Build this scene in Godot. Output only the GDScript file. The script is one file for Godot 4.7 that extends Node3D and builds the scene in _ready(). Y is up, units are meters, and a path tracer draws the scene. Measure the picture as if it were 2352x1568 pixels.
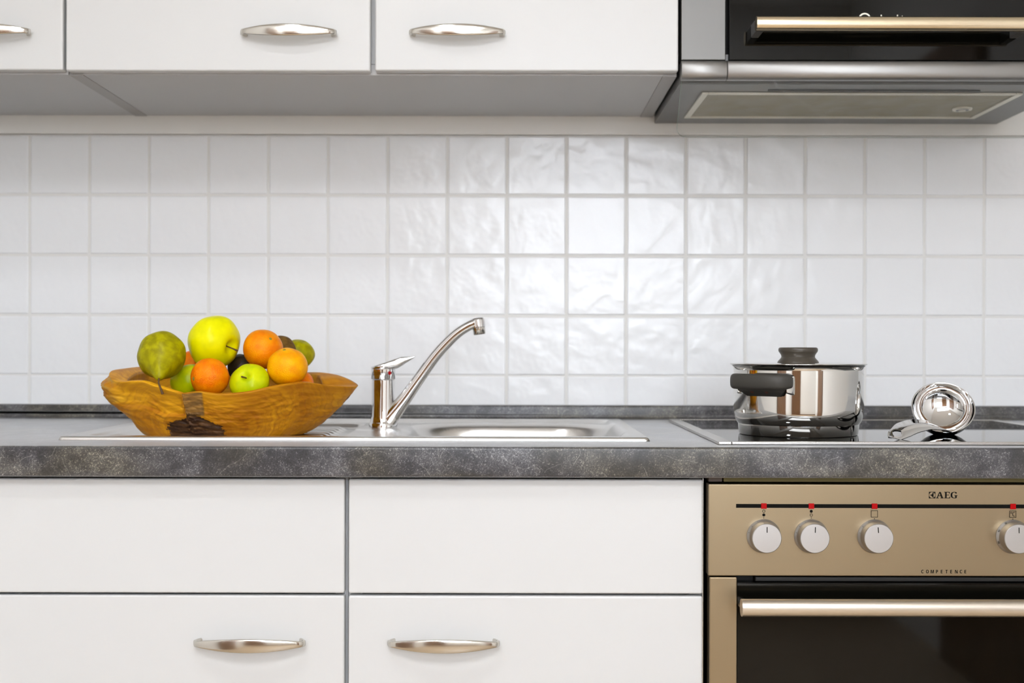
extends Node3D
# A fitted kitchen: tiled wall at z = 0, room towards +z, floor at y = 0, x = 0 straight ahead of the camera.

const TOP := 0.900            # worktop surface
var M := {}                   # materials
var used := {}

func _ready() -> void:
	# ---- camera, sky, exposure, large lights
	var cam := Camera3D.new()
	cam.name = "camera"
	cam.projection = Camera3D.PROJECTION_FRUSTUM
	cam.near = 0.05
	cam.far = 60.0
	cam.size = 2.0 * 0.05 * 784.0 / 2875.0
	cam.frustum_offset = Vector2(0.0, 0.05 * 16.0 / 2875.0)
	cam.position = Vector3(0.0, 1.022, 2.172)
	cam.rotation.z = 0.002
	add_child(cam)
	cam.current = true
	var env := Environment.new()
	env.tonemap_mode = Environment.TONE_MAPPER_LINEAR
	env.tonemap_exposure = 0.80
	env.sdfgi_enabled = true
	env.ssao_enabled = true
	env.ssil_enabled = true
	env.background_mode = Environment.BG_SKY
	var sky := Sky.new()
	var psm := ProceduralSkyMaterial.new()
	psm.sky_top_color = Color(0.84, 0.89, 0.96)
	psm.sky_horizon_color = Color(0.95, 0.97, 1.0)
	psm.ground_bottom_color = Color(0.45, 0.44, 0.42)
	psm.ground_horizon_color = Color(0.75, 0.75, 0.74)
	psm.sky_energy_multiplier = 3.9
	psm.ground_energy_multiplier = 1.0
	sky.sky_material = psm
	env.sky = sky
	var we := WorldEnvironment.new()
	we.name = "world_environment"
	we.environment = env
	var ca := CameraAttributesPhysical.new()
	ca.frustum_focal_length = 44.0
	ca.frustum_focus_distance = 1.60
	ca.exposure_aperture = 5.0
	we.camera_attributes = ca
	add_child(we)
	materials()
	ceiling_lamp("ceiling_light", Vector3(-0.05, 2.5, 3.1), Vector2(1.9, 1.0), 6.3, "wide flat white ceiling panel light over the kitchen floor")
	ceiling_lamp("ceiling_spotlight", Vector3(-0.42, 2.5, 1.62), Vector2(0.16, 0.16), 0.9, "small square ceiling spotlight in front of the worktop")
	room()
	wall_tiles()
	cabinets()
	worktop()
	sink()
	hob()
	oven()
	microwave()
	hood()
	tap()
	pot()
	ladle()
	bowl()
	fruit()

# =====================================================================  helpers

func tag(o: Node3D, label: String, category := "", group := "", kind := "") -> void:
	o.set_meta("label", label)
	if category: o.set_meta("category", category)
	if group: o.set_meta("group", group)
	if kind: o.set_meta("kind", kind)

func thing(called: String, at: Vector3, label: String, category: String, group := "", kind := "") -> Node3D:
	var o := Node3D.new()
	used[called] = used.get(called, -1) + 1
	o.name = called if used[called] == 0 else "%s_%03d" % [called, used[called]]
	o.position = at
	add_child(o)
	tag(o, label, category, group, kind)
	return o

# a part; its mesh is given in room coordinates unless local is true
func part(parent: Node3D, called: String, mesh: Mesh, mat: Material, local := false, label := "") -> MeshInstance3D:
	var o := MeshInstance3D.new()
	o.name = called
	o.mesh = mesh
	o.material_override = mat
	o.cast_shadow = GeometryInstance3D.SHADOW_CASTING_SETTING_ON
	if not local:
		var q: Node = parent
		var off := Vector3.ZERO
		while q != self:
			off += (q as Node3D).position
			q = q.get_parent()
		o.position = -off
	parent.add_child(o, true)
	if label: o.set_meta("label", label)
	return o

func new_st() -> SurfaceTool:
	var st := SurfaceTool.new()
	st.begin(Mesh.PRIMITIVE_TRIANGLES)
	return st

# corners counter-clockwise seen from outside
func tri(st: SurfaceTool, a: Vector3, b: Vector3, c: Vector3, ua := Vector2.ZERO, ub := Vector2.ZERO, uc := Vector2.ZERO) -> void:
	st.set_uv(ua); st.add_vertex(a)
	st.set_uv(uc); st.add_vertex(c)
	st.set_uv(ub); st.add_vertex(b)

func quad(st: SurfaceTool, a: Vector3, b: Vector3, c: Vector3, d: Vector3) -> void:
	tri(st, a, b, c)
	tri(st, a, c, d)

# surface f(u, v) over nu x nv cells; outside is where u x v points
func grid(st: SurfaceTool, nu: int, nv: int, f: Callable, flip := false) -> void:
	var p := PackedVector3Array()
	for j in nv + 1:
		for i in nu + 1:
			p.append(f.call(float(i) / nu, float(j) / nv))
	for j in nv:
		for i in nu:
			var k := j * (nu + 1) + i
			var u0 := float(i) / nu
			var u1 := float(i + 1) / nu
			var v0 := float(j) / nv
			var v1 := float(j + 1) / nv
			if flip:
				tri(st, p[k], p[k + nu + 2], p[k + 1], Vector2(u0, v0), Vector2(u1, v1), Vector2(u1, v0))
				tri(st, p[k], p[k + nu + 1], p[k + nu + 2], Vector2(u0, v0), Vector2(u0, v1), Vector2(u1, v1))
			else:
				tri(st, p[k], p[k + 1], p[k + nu + 2], Vector2(u0, v0), Vector2(u1, v0), Vector2(u1, v1))
				tri(st, p[k], p[k + nu + 2], p[k + nu + 1], Vector2(u0, v0), Vector2(u1, v1), Vector2(u0, v1))

func done(st: SurfaceTool) -> ArrayMesh:
	st.generate_normals()
	st.index()
	return st.commit()

# box with rounded edges, from corner lo to corner hi
func add_rbox(st: SurfaceTool, lo: Vector3, hi: Vector3, r: float, seg := 2) -> void:
	var c := (lo + hi) * 0.5
	var h := (hi - lo) * 0.5
	r = minf(r, minf(h.x, minf(h.y, h.z)) * 0.999)
	var axes := [[0, 1, 2], [1, 2, 0], [2, 0, 1]]
	for ax in axes:
		for s in [-1.0, 1.0]:
			var us := _steps(h[ax[0]], r, seg)
			var vs := _steps(h[ax[1]], r, seg)
			for i in us.size() - 1:
				for j in vs.size() - 1:
					var q := []
					for e in [[i, j], [i + 1, j], [i + 1, j + 1], [i, j + 1]]:
						var p := Vector3.ZERO
						p[ax[0]] = us[e[0]]
						p[ax[1]] = vs[e[1]]
						p[ax[2]] = s * h[ax[2]]
						var inner := Vector3(clampf(p.x, -h.x + r, h.x - r), clampf(p.y, -h.y + r, h.y - r), clampf(p.z, -h.z + r, h.z - r))
						q.append([c + inner + (p - inner).normalized() * r, (p - inner).normalized()])
					for k in ([0, 2, 1, 0, 3, 2] if s > 0 else [0, 1, 2, 0, 2, 3]):
						st.set_normal(q[k][1])
						st.add_vertex(q[k][0])

func _steps(h: float, r: float, seg: int) -> Array:
	var a := []
	for i in seg + 1:
		a.append(-h + r * (1.0 - tan(PI / 4 * (1.0 - float(i) / seg))))
	for i in seg + 1:
		a.append(h - r * (1.0 - tan(PI / 4 * float(i) / seg)))
	return a

func rbox(lo: Vector3, hi: Vector3, r := 0.001, seg := 1) -> ArrayMesh:
	var st := new_st()
	add_rbox(st, lo, hi, r, seg)
	st.index()
	return st.commit()

# runs: smooth runs of (radius, height) from bottom to top on the outside
func add_lathe(st: SurfaceTool, runs: Array, n := 64, xf := Transform3D.IDENTITY) -> void:
	var g := 1
	for run in runs:
		st.set_smooth_group(g)
		g += 1
		for k in run.size() - 1:
			var a: Vector2 = run[k]
			var b: Vector2 = run[k + 1]
			for i in n:
				var t0 := TAU * i / n
				var t1 := TAU * (i + 1) / n
				var p := xf * Vector3(a.x * sin(t0), a.y, a.x * cos(t0))
				var q := xf * Vector3(a.x * sin(t1), a.y, a.x * cos(t1))
				var r := xf * Vector3(b.x * sin(t1), b.y, b.x * cos(t1))
				var s := xf * Vector3(b.x * sin(t0), b.y, b.x * cos(t0))
				if a.x > 1e-6: tri(st, p, q, r) if b.x > 1e-6 else tri(st, p, q, s)
				if b.x > 1e-6: tri(st, p, r, s)
	st.set_smooth_group(0)

func lathe(runs: Array, n := 64, xf := Transform3D.IDENTITY) -> ArrayMesh:
	var st := new_st()
	add_lathe(st, runs, n, xf)
	return done(st)

# tube along points; half widths along "side" and along "up" of the section, power of its superellipse
func add_tube(st: SurfaceTool, pts: Array, hw: Array, hh: Array, side0: Vector3, n := 16, power := 2.0, caps := true) -> void:
	var rings := []
	for k in pts.size():
		var d: Vector3 = (pts[mini(k + 1, pts.size() - 1)] - pts[maxi(k - 1, 0)]).normalized()
		var side := (side0 - d * side0.dot(d)).normalized()
		var up := d.cross(side)
		var ring := []
		for i in n:
			var t := TAU * i / n
			var c := cos(t)
			var s := sin(t)
			ring.append(pts[k] + side * hw[k] * signf(c) * pow(absf(c), 2.0 / power) + up * hh[k] * signf(s) * pow(absf(s), 2.0 / power))
		rings.append(ring)
	for k in rings.size() - 1:
		for i in n:
			var j := (i + 1) % n
			quad(st, rings[k][i], rings[k][j], rings[k + 1][j], rings[k + 1][i])
	if caps:
		st.set_smooth_group(7)
		for i in n:
			var j := (i + 1) % n
			tri(st, pts[0], rings[0][j], rings[0][i])
			tri(st, pts[-1], rings[-1][i], rings[-1][j])
		st.set_smooth_group(0)

# flat outline (x, y) extruded from z0 to z1
func add_prism(st: SurfaceTool, poly: PackedVector2Array, z0: float, z1: float) -> void:
	if Geometry2D.is_polygon_clockwise(poly): poly.reverse()
	var ix := Geometry2D.triangulate_polygon(poly)
	st.set_smooth_group(-1)
	for k in range(0, ix.size(), 3):
		var a := poly[ix[k]]
		var b := poly[ix[k + 1]]
		var c := poly[ix[k + 2]]
		if (b - a).cross(c - a) < 0:
			var t := b; b = c; c = t
		tri(st, Vector3(a.x, a.y, z1), Vector3(b.x, b.y, z1), Vector3(c.x, c.y, z1))
		tri(st, Vector3(a.x, a.y, z0), Vector3(c.x, c.y, z0), Vector3(b.x, b.y, z0))
	for k in poly.size():
		var a := poly[k]
		var b := poly[(k + 1) % poly.size()]
		quad(st, Vector3(a.x, a.y, z0), Vector3(b.x, b.y, z0), Vector3(b.x, b.y, z1), Vector3(a.x, a.y, z1))
	st.set_smooth_group(0)

func ring_poly(st: SurfaceTool, c: Vector2, r0: float, r1: float, z: float, n := 24) -> void:
	for i in n:
		var a := Vector2.from_angle(TAU * i / n)
		var b := Vector2.from_angle(TAU * (i + 1) / n)
		var p := c + a * r1
		var q := c + b * r1
		if r0 <= 0.0:
			tri(st, Vector3(c.x, c.y, z), Vector3(p.x, p.y, z), Vector3(q.x, q.y, z))
		else:
			var s := c + b * r0
			var t := c + a * r0
			quad(st, Vector3(p.x, p.y, z), Vector3(q.x, q.y, z), Vector3(s.x, s.y, z), Vector3(t.x, t.y, z))

# lettering joined into st: capital height h, lower left corner at (x, y), facing +z; returns its width
func add_text(st: SurfaceTool, s: String, font: String, weight: int, h: float, x: float, y: float, z: float, wide := 1.0, gap := 0.0) -> float:
	var f := SystemFont.new()
	f.font_names = PackedStringArray([font])
	f.font_weight = weight
	var pen := x
	for ch in s:
		var t := TextMesh.new()
		t.font = f
		t.font_size = 64
		t.pixel_size = 0.01
		t.depth = 0.02
		t.horizontal_alignment = HORIZONTAL_ALIGNMENT_LEFT
		t.text = "H"
		var cap: float = t.get_aabb().size.y
		var base: float = t.get_aabb().position.y
		t.text = ch
		var k := h / cap
		var box := t.get_aabb()
		st.append_from(t, 0, Transform3D(Basis.from_scale(Vector3(k * wide, k, k)), Vector3(pen - box.position.x * k * wide, y - base * k, z)))
		pen += box.size.x * k * wide + gap
	return pen - x

# =====================================================================  materials

func mat(color: Color, rough := 0.5, metal := 0.0, spec := 0.5) -> StandardMaterial3D:
	var m := StandardMaterial3D.new()
	m.albedo_color = color
	m.roughness = rough
	m.metallic = metal
	m.metallic_specular = spec
	return m

func noise(freq: float, sd: int, oct := 3, type := FastNoiseLite.TYPE_SIMPLEX_SMOOTH) -> FastNoiseLite:
	var n := FastNoiseLite.new()
	n.noise_type = type
	n.frequency = freq
	n.seed = sd
	n.fractal_octaves = oct
	return n

func noise_tex(freq: float, sd: int, oct: int, size := 512, as_normal := false, strength := 4.0, ramp: Gradient = null) -> NoiseTexture2D:
	var t := NoiseTexture2D.new()
	t.width = size
	t.height = size
	t.seamless = true
	t.noise = noise(freq, sd, oct)
	t.as_normal_map = as_normal
	t.bump_strength = strength
	t.color_ramp = ramp
	return t

func ramp(stops: Array) -> Gradient:
	var g := Gradient.new()
	var o := PackedFloat32Array()
	var c := PackedColorArray()
	for s in stops:
		o.append(s[0])
		c.append(s[1])
	g.offsets = o
	g.colors = c
	return g

func triplanar(m: StandardMaterial3D, scale: Vector3, world := true) -> StandardMaterial3D:
	m.uv1_triplanar = true
	m.uv1_world_triplanar = world
	m.uv1_scale = scale
	m.uv1_triplanar_sharpness = 8.0
	return m

func materials() -> void:
	M.white = mat(Color(0.84, 0.842, 0.838), 0.32)
	M.carcass = mat(Color(0.76, 0.76, 0.762), 0.45)
	M.carcass_edge = mat(Color(0.66, 0.655, 0.65), 0.45)
	M.dark = mat(Color(0.05, 0.05, 0.05), 0.7)
	M.black = mat(Color(0.035, 0.035, 0.03), 0.45)
	M.print = mat(Color(0.045, 0.042, 0.03), 0.75, 0.0, 0.25)
	M.seam = mat(Color(0.38, 0.345, 0.21), 0.6, 0.0, 0.3)
	M.red = mat(Color(0.66, 0.0, 0.02), 0.3, 0.0, 0.3)
	M.plaster = mat(Color(0.95, 0.945, 0.93), 0.9)
	M.paint = mat(Color(0.96, 0.958, 0.95), 0.9)
	M.grout = mat(Color(0.90, 0.895, 0.88), 0.85)
	M.tile = triplanar(mat(Color(0.935, 0.938, 0.94), 0.24), Vector3(3.1, 3.1, 3.1))
	M.tile.normal_enabled = true
	M.tile.normal_texture = noise_tex(0.012, 4, 3, 512, true, 5.0)
	M.tile.normal_scale = 0.30
	M.steel = mat(Color(0.80, 0.79, 0.775), 0.27, 1.0)
	M.steel_sink = mat(Color(0.86, 0.855, 0.845), 0.26, 1.0)
	M.chrome = mat(Color(0.90, 0.90, 0.90), 0.04, 1.0)
	M.polished = mat(Color(0.86, 0.855, 0.84), 0.06, 1.0)
	M.nickel = mat(Color(0.83, 0.815, 0.785), 0.16, 1.0)
	M.alu = mat(Color(0.74, 0.73, 0.72), 0.42, 1.0)
	M.rail = mat(Color(0.67, 0.667, 0.66), 0.47, 1.0)
	M.panel = brushed(Color(0.63, 0.565, 0.46), 0.34)
	M.column = brushed(Color(0.44, 0.435, 0.425), 0.42)
	M.bar = brushed(Color(0.88, 0.845, 0.79), 0.32)
	M.gold_bar = mat(Color(0.92, 0.86, 0.74), 0.24, 1.0)
	M.hob_glass = mat(Color(0.02, 0.02, 0.02), 0.02, 0.0, 0.6)
	M.oven_glass = mat(Color(0.035, 0.034, 0.026), 0.04, 0.0, 0.38)
	M.rubber = mat(Color(0.23, 0.22, 0.20), 0.55)
	M.bakelite = mat(Color(0.27, 0.245, 0.21), 0.38)
	M.hood_grey = mat(Color(0.38, 0.38, 0.38), 0.35)
	M.filter_frame = mat(Color(0.86, 0.85, 0.80), 0.4, 0.8)
	M.glass = mat(Color(0.9, 0.93, 0.92, 0.03), 0.02, 0.0, 0.28)
	M.glass.transparency = BaseMaterial3D.TRANSPARENCY_ALPHA
	M.glass_edge = mat(Color(0.50, 0.56, 0.52), 0.15)
	M.floor = triplanar(mat(Color.WHITE, 0.4), Vector3(0.8, 0.8, 4.0))
	M.floor.albedo_texture = noise_tex(0.01, 9, 4, 512, false, 1.0, ramp([[0.0, Color(0.70, 0.61, 0.50)], [1.0, Color(0.80, 0.72, 0.61)]]))
	M.oak = triplanar(mat(Color.WHITE, 0.45), Vector3(4.0, 0.7, 1.0))
	M.oak.albedo_texture = noise_tex(0.01, 21, 4, 512, false, 1.0, ramp([[0.0, Color(0.38, 0.26, 0.16)], [1.0, Color(0.54, 0.40, 0.27)]]))
	M.lamp = mat(Color(1, 1, 1), 0.5)
	M.lamp.emission_enabled = true
	M.lamp.emission = Color(0.97, 0.98, 1.0)
	M.lamp.emission_energy_multiplier = 2.0
	M.slate = slate()
	M.filter = filter_mesh()

func brushed(c: Color, rough: float) -> StandardMaterial3D:
	var m := triplanar(mat(c, rough, 1.0), Vector3(1.2, 60.0, 60.0))
	m.normal_enabled = true
	m.normal_texture = noise_tex(0.02, 17, 2, 256, true, 2.0)
	m.normal_scale = 0.06
	return m

# dark laminate with grey and brown clouds, a felt of short pale scratches and a few long veins
func slate() -> StandardMaterial3D:
	var w := 2048
	var h := 512
	var a := noise(0.0045, 5, 4).get_seamless_image(w, h).get_data()
	var b := noise(0.020, 8, 4).get_seamless_image(w, h).get_data()
	var c := noise(0.0030, 31, 2).get_seamless_image(w, h).get_data()
	var f := noise(0.16, 33, 2).get_seamless_image(w, h).get_data()
	var px := PackedByteArray()
	px.resize(w * h * 3)
	for i in w * h:
		var v := -2.0 + 50.0 * (a[i] / 255.0) + 34.0 * (b[i] / 255.0) + 40.0 * (f[i] / 255.0)
		var warm := clampf((c[i] - 115) / 80.0, 0.0, 1.0)
		px[i * 3] = int(maxf(v + 1.0 + 4.0 * warm, 0.0))
		px[i * 3 + 1] = int(maxf(v + 1.5 * warm, 0.0))
		px[i * 3 + 2] = int(maxf(v + 3.0 - 8.0 * warm, 0.0))
	var rng := RandomNumberGenerator.new()
	rng.seed = 77
	for k in 120000:
		var x := rng.randf() * w
		var y := rng.randf() * h
		var at := (int(y) % h) * w + int(x) % w
		if (a[at] + b[at]) / 2.0 < 70.0 + rng.randf() * 120.0: continue
		var t := rng.randf() * TAU if rng.randf() < 0.6 else -0.9 + rng.randfn(0.0, 0.4)
		var turn := rng.randfn(0.0, 0.35)
		var amt := rng.randf_range(0.08, 0.40) if rng.randf() < 0.8 else rng.randf_range(0.35, 0.65)
		var warm := clampf((c[at] - 115) / 80.0, 0.0, 1.0)
		for s in rng.randi_range(2, 5):
			_blend(px, w, h, x, y, amt, warm)
			x += cos(t); y += sin(t); t += turn
	for k in 170:
		var x := rng.randf() * w
		var y := rng.randf() * h
		var t := (-1.05 if rng.randf() < 0.5 else 0.8) + rng.randfn(0.0, 0.25)
		var amt := rng.randf_range(0.2, 0.5)
		for s in rng.randi_range(24, 120):
			_blend(px, w, h, x, y, amt, 0.3)
			if s % 3 == 0: _blend(px, w, h, x + 1, y, amt * 0.6, 0.3)
			t += rng.randfn(0.0, 0.12)
			x += cos(t); y += sin(t)
	var m := triplanar(mat(Color.WHITE, 0.36), Vector3(1.0, 4.0, 4.0))
	m.albedo_texture = ImageTexture.create_from_image(Image.create_from_data(w, h, false, Image.FORMAT_RGB8, px))
	m.metallic_specular = 0.55
	m.rim_enabled = true
	m.rim = 1.0
	m.rim_tint = 0.0
	return m

func _blend(px: PackedByteArray, w: int, h: int, x: float, y: float, amt: float, warm: float) -> void:
	var i := (posmod(int(floor(y)), h) * w + posmod(int(floor(x)), w)) * 3
	px[i] = int(lerpf(px[i], 214.0, amt))
	px[i + 1] = int(lerpf(px[i + 1], 212.0 - 6.0 * warm, amt))
	px[i + 2] = int(lerpf(px[i + 2], 210.0 - 30.0 * warm, amt))

func filter_mesh() -> StandardMaterial3D:
	var n := 512
	var s := noise(0.006, 3, 3).get_seamless_image(n, n).get_data()
	var px := PackedByteArray()
	px.resize(n * n * 3)
	for y in n:
		for x in n:
			var i := y * n + x
			var hatch := 1.0 if (x + y) % 16 < 8 else 0.35
			var hatch2 := 1.0 if (x - y + n) % 16 < 9 else 0.65
			var st := s[i] / 255.0
			px[i * 3] = int((215.0 - 20.0 * st) * hatch * hatch2)
			px[i * 3 + 1] = int((205.0 - 26.0 * st) * hatch * hatch2)
			px[i * 3 + 2] = int((180.0 - 52.0 * st) * hatch * hatch2)
	var m := triplanar(mat(Color.WHITE, 0.42, 0.6), Vector3.ONE / 0.20)
	m.albedo_texture = ImageTexture.create_from_image(Image.create_from_data(n, n, false, Image.FORMAT_RGB8, px))
	return m

# =====================================================================  room

func ceiling_lamp(called: String, at: Vector3, size: Vector2, energy: float, label: String) -> void:
	var t := thing(called, at, label, "ceiling light")
	var h := Vector3(size.x / 2, 0, size.y / 2)
	part(t, "housing", rbox(at - h + Vector3(0, -0.03, 0), at + h, 0.004), M.paint)
	part(t, "diffuser", rbox(at - h * 0.96 + Vector3(0, -0.034, 0), at + h * 0.96 + Vector3(0, -0.0305, 0), 0.001), M.lamp)
	var l := AreaLight3D.new()
	l.name = "light"
	l.area_size = size * 0.95
	l.light_energy = energy
	l.light_color = Color(0.965, 0.98, 1.0)
	l.area_range = 8.0
	l.shadow_enabled = true
	l.rotation.x = -PI / 2
	l.position = Vector3(0, -0.036, 0)
	t.add_child(l)

func slab(called: String, lo: Vector3, hi: Vector3, m: Material, label: String, category: String) -> MeshInstance3D:
	var o := part(self, called, rbox(lo, hi, 0.0005), m)
	tag(o, label, category, "", "structure")
	return o

const XL := -1.12
const XR := 1.45
const ZB := 3.9

func room() -> void:
	slab("floor", Vector3(XL - 0.1, -0.1, -0.15), Vector3(XR + 0.1, 0, ZB + 0.1), M.floor, "light brown wooden kitchen floor in front of the base cabinets", "floor")
	slab("ceiling", Vector3(XL - 0.1, 2.5, -0.15), Vector3(XR + 0.1, 2.6, ZB + 0.1), M.paint, "plain white ceiling above the kitchen", "ceiling")
	slab("wall_west", Vector3(XL - 0.1, 0, -0.15), Vector3(XL, 2.5, ZB + 0.1), M.paint, "plain white side wall beside the leftmost cabinet", "wall")
	slab("wall_east", Vector3(XR, 0, -0.15), Vector3(XR + 0.1, 2.5, ZB + 0.1), M.paint, "plain white side wall beyond the oven", "wall")
	# wall behind the camera: a window above oak panelling, a doorway-sized oak door
	var w := thing("wall_south", Vector3(0, 0, ZB), "white wall opposite the worktop with a window in it", "wall", "", "structure")
	var x0 := -0.15
	var x1 := 0.95
	for b in [[XL, 0.0, x0, 2.5], [x1, 0.0, XR, 2.5], [x0, 0.0, x1, 1.12], [x0, 2.02, x1, 2.5]]:
		part(w, "masonry", rbox(Vector3(b[0], b[1], ZB), Vector3(b[2], b[3], ZB + 0.1), 0.0005), M.paint)
	var tr := thing("trim_1", Vector3(-0.64, 0, ZB), "brown oak frame round the door opposite the worktop", "door frame", "", "structure")
	for b in [[-1.115, 0.0, -1.065, 2.09], [-0.215, 0.0, -0.155, 2.09], [-1.064, 2.03, -0.216, 2.09]]:
		part(tr, "board", rbox(Vector3(b[0], b[1], ZB - 0.05), Vector3(b[2], b[3], ZB - 0.001), 0.004), M.oak)
	tr = thing("baseboard_south", Vector3(0.65, 0, ZB), "oak skirting board under the window opposite the worktop", "skirting board", "", "structure")
	part(tr, "board", rbox(Vector3(-0.154, 0.0, ZB - 0.02), Vector3(XR, 0.12, ZB - 0.001), 0.004), M.oak)
	var win := thing("window_1", Vector3(0, 0, ZB), "white framed window facing the worktop", "window", "", "structure")
	for b in [[x0, 1.12, x0 + 0.05, 2.02], [x1 - 0.05, 1.12, x1, 2.02], [x0, 1.12, x1, 1.17], [x0, 1.97, x1, 2.02], [0.375, 1.12, 0.425, 2.02]]:
		part(win, "window_frame", rbox(Vector3(b[0], b[1], ZB + 0.02), Vector3(b[2], b[3], ZB + 0.08), 0.004), M.white)
	for b in [[x0 + 0.05, 0.375], [0.425, x1 - 0.05]]:
		part(win, "pane", rbox(Vector3(b[0], 1.17, ZB + 0.045), Vector3(b[1], 1.97, ZB + 0.049), 0.0005), M.glass)
	var dr := thing("door_1", Vector3(-0.65, 0, ZB), "brown oak door in the wall opposite the worktop", "door", "", "structure")
	part(dr, "leaf", rbox(Vector3(-1.062, 0.004, ZB - 0.04), Vector3(-0.218, 2.027, ZB - 0.001), 0.004), M.oak)
	part(dr, "handle", rbox(Vector3(-0.33, 1.0, ZB - 0.10), Vector3(-0.31, 1.02, ZB - 0.041), 0.006), M.nickel)

	dr = thing("door_2", Vector3(XR, 0, 2.75), "brown oak door in the side wall beyond the oven", "door", "", "structure")
	part(dr, "leaf", rbox(Vector3(XR - 0.04, 0.004, 2.33), Vector3(XR - 0.001, 2.027, 3.17), 0.004), M.oak)
	part(dr, "handle", rbox(Vector3(XR - 0.10, 1.0, 2.43), Vector3(XR - 0.041, 1.02, 2.45), 0.006), M.nickel)

	dr = thing("door_3", Vector3(XL, 0, 2.2), "brown oak door in the side wall left of the cabinets", "door", "", "structure")
	part(dr, "leaf", rbox(Vector3(XL + 0.001, 0.004, 1.75), Vector3(XL + 0.04, 2.027, 2.65), 0.004), M.oak)
	part(dr, "handle", rbox(Vector3(XL + 0.041, 1.0, 1.83), Vector3(XL + 0.10, 1.02, 1.85), 0.006), M.nickel)

func wall_tiles() -> void:
	var w := thing("wall_north", Vector3(0, 0, 0), "white tiled kitchen wall with grey joints behind the worktop", "wall", "", "structure")
	part(w, "masonry", rbox(Vector3(XL, 0, -0.15), Vector3(XR, 2.5, -0.0105), 0.0005), M.plaster)
	part(w, "plaster", rbox(Vector3(XL, 1.3925, -0.0100), Vector3(XR, 2.49, -0.0005), 0.003), M.plaster)
	part(w, "grout", rbox(Vector3(XL, 0.91, -0.0100), Vector3(XR, 1.3915, -0.0014), 0.0005), M.grout)
	var px := 0.10356
	var py := 0.10437
	var g := 0.0021
	var full := rbox(Vector3(-px / 2 + g, -py / 2 + g, -0.008), Vector3(px / 2 - g, py / 2 - g, 0.0), 0.0022, 2)
	var cut := rbox(Vector3(-px / 2 + g, -0.0256, -0.008), Vector3(px / 2 - g, 0.0256 - 0.0006, 0.0), 0.0022, 2)
	var edge := rbox(Vector3(px / 2 - 0.073, -py / 2 + g, -0.008), Vector3(px / 2 - g, py / 2 - g, 0.0), 0.0022, 2)
	var edge_cut := rbox(Vector3(px / 2 - 0.073, -0.0256, -0.008), Vector3(px / 2 - g, 0.0256 - 0.0006, 0.0), 0.0022, 2)
	var rng := RandomNumberGenerator.new()
	rng.seed = 12
	for r in 5:
		for k in range(-3, 22):
			var o := part(w, "tile", (edge_cut if r == 4 else edge) if k == -3 else (cut if r == 4 else full), M.tile, true)
			var y := 1.3915 - py * (r + 0.5) if r < 4 else 0.9741 - 0.0256
			o.position = Vector3(-0.8378 + px * (k + 0.5) + rng.randf_range(-0.0003, 0.0003), y, rng.randf_range(-0.0003, 0.0003))
			o.rotation = Vector3(rng.randf_range(-0.003, 0.003), rng.randf_range(-0.003, 0.003), 0)

# =====================================================================  cabinets

var handle_mesh: ArrayMesh

# bow handle: a lens-shaped polished face on two returns; local origin on the door
func make_handle() -> ArrayMesh:
	if handle_mesh: return handle_mesh
	var pts := []
	var hw := []
	var hh := []
	var n := 28
	for e in [[-0.0625, -0.0005, 0.0045], [-0.0660, 0.0040, 0.0042], [-0.0680, 0.0085, 0.0040], [-0.0665, 0.0125, 0.0040]]:
		pts.append(Vector3(e[0], 0, e[1])); hw.append(e[2]); hh.append(0.0022)
	for k in n + 1:
		var x := lerpf(-0.0625, 0.0625, float(k) / n)
		var q := 1.0 - pow(x / 0.0635, 2.0)
		pts.append(Vector3(x, 0, 0.0150 + 0.0105 * q)); hw.append(0.0040 + 0.0047 * q); hh.append(0.0022)
	for e in [[0.0665, 0.0125, 0.0040], [0.0680, 0.0085, 0.0040], [0.0660, 0.0040, 0.0042], [0.0625, -0.0005, 0.0045]]:
		pts.append(Vector3(e[0], 0, e[1])); hw.append(e[2]); hh.append(0.0022)
	var st := new_st()
	add_tube(st, pts, hw, hh, Vector3.UP, 24, 3.0)
	handle_mesh = done(st)
	return handle_mesh

func handle_on(door: MeshInstance3D, t: Node3D, at: Vector3) -> void:
	var h := part(door, "handle", make_handle(), M.nickel, true)
	h.position = at - t.position - door.position

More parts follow.
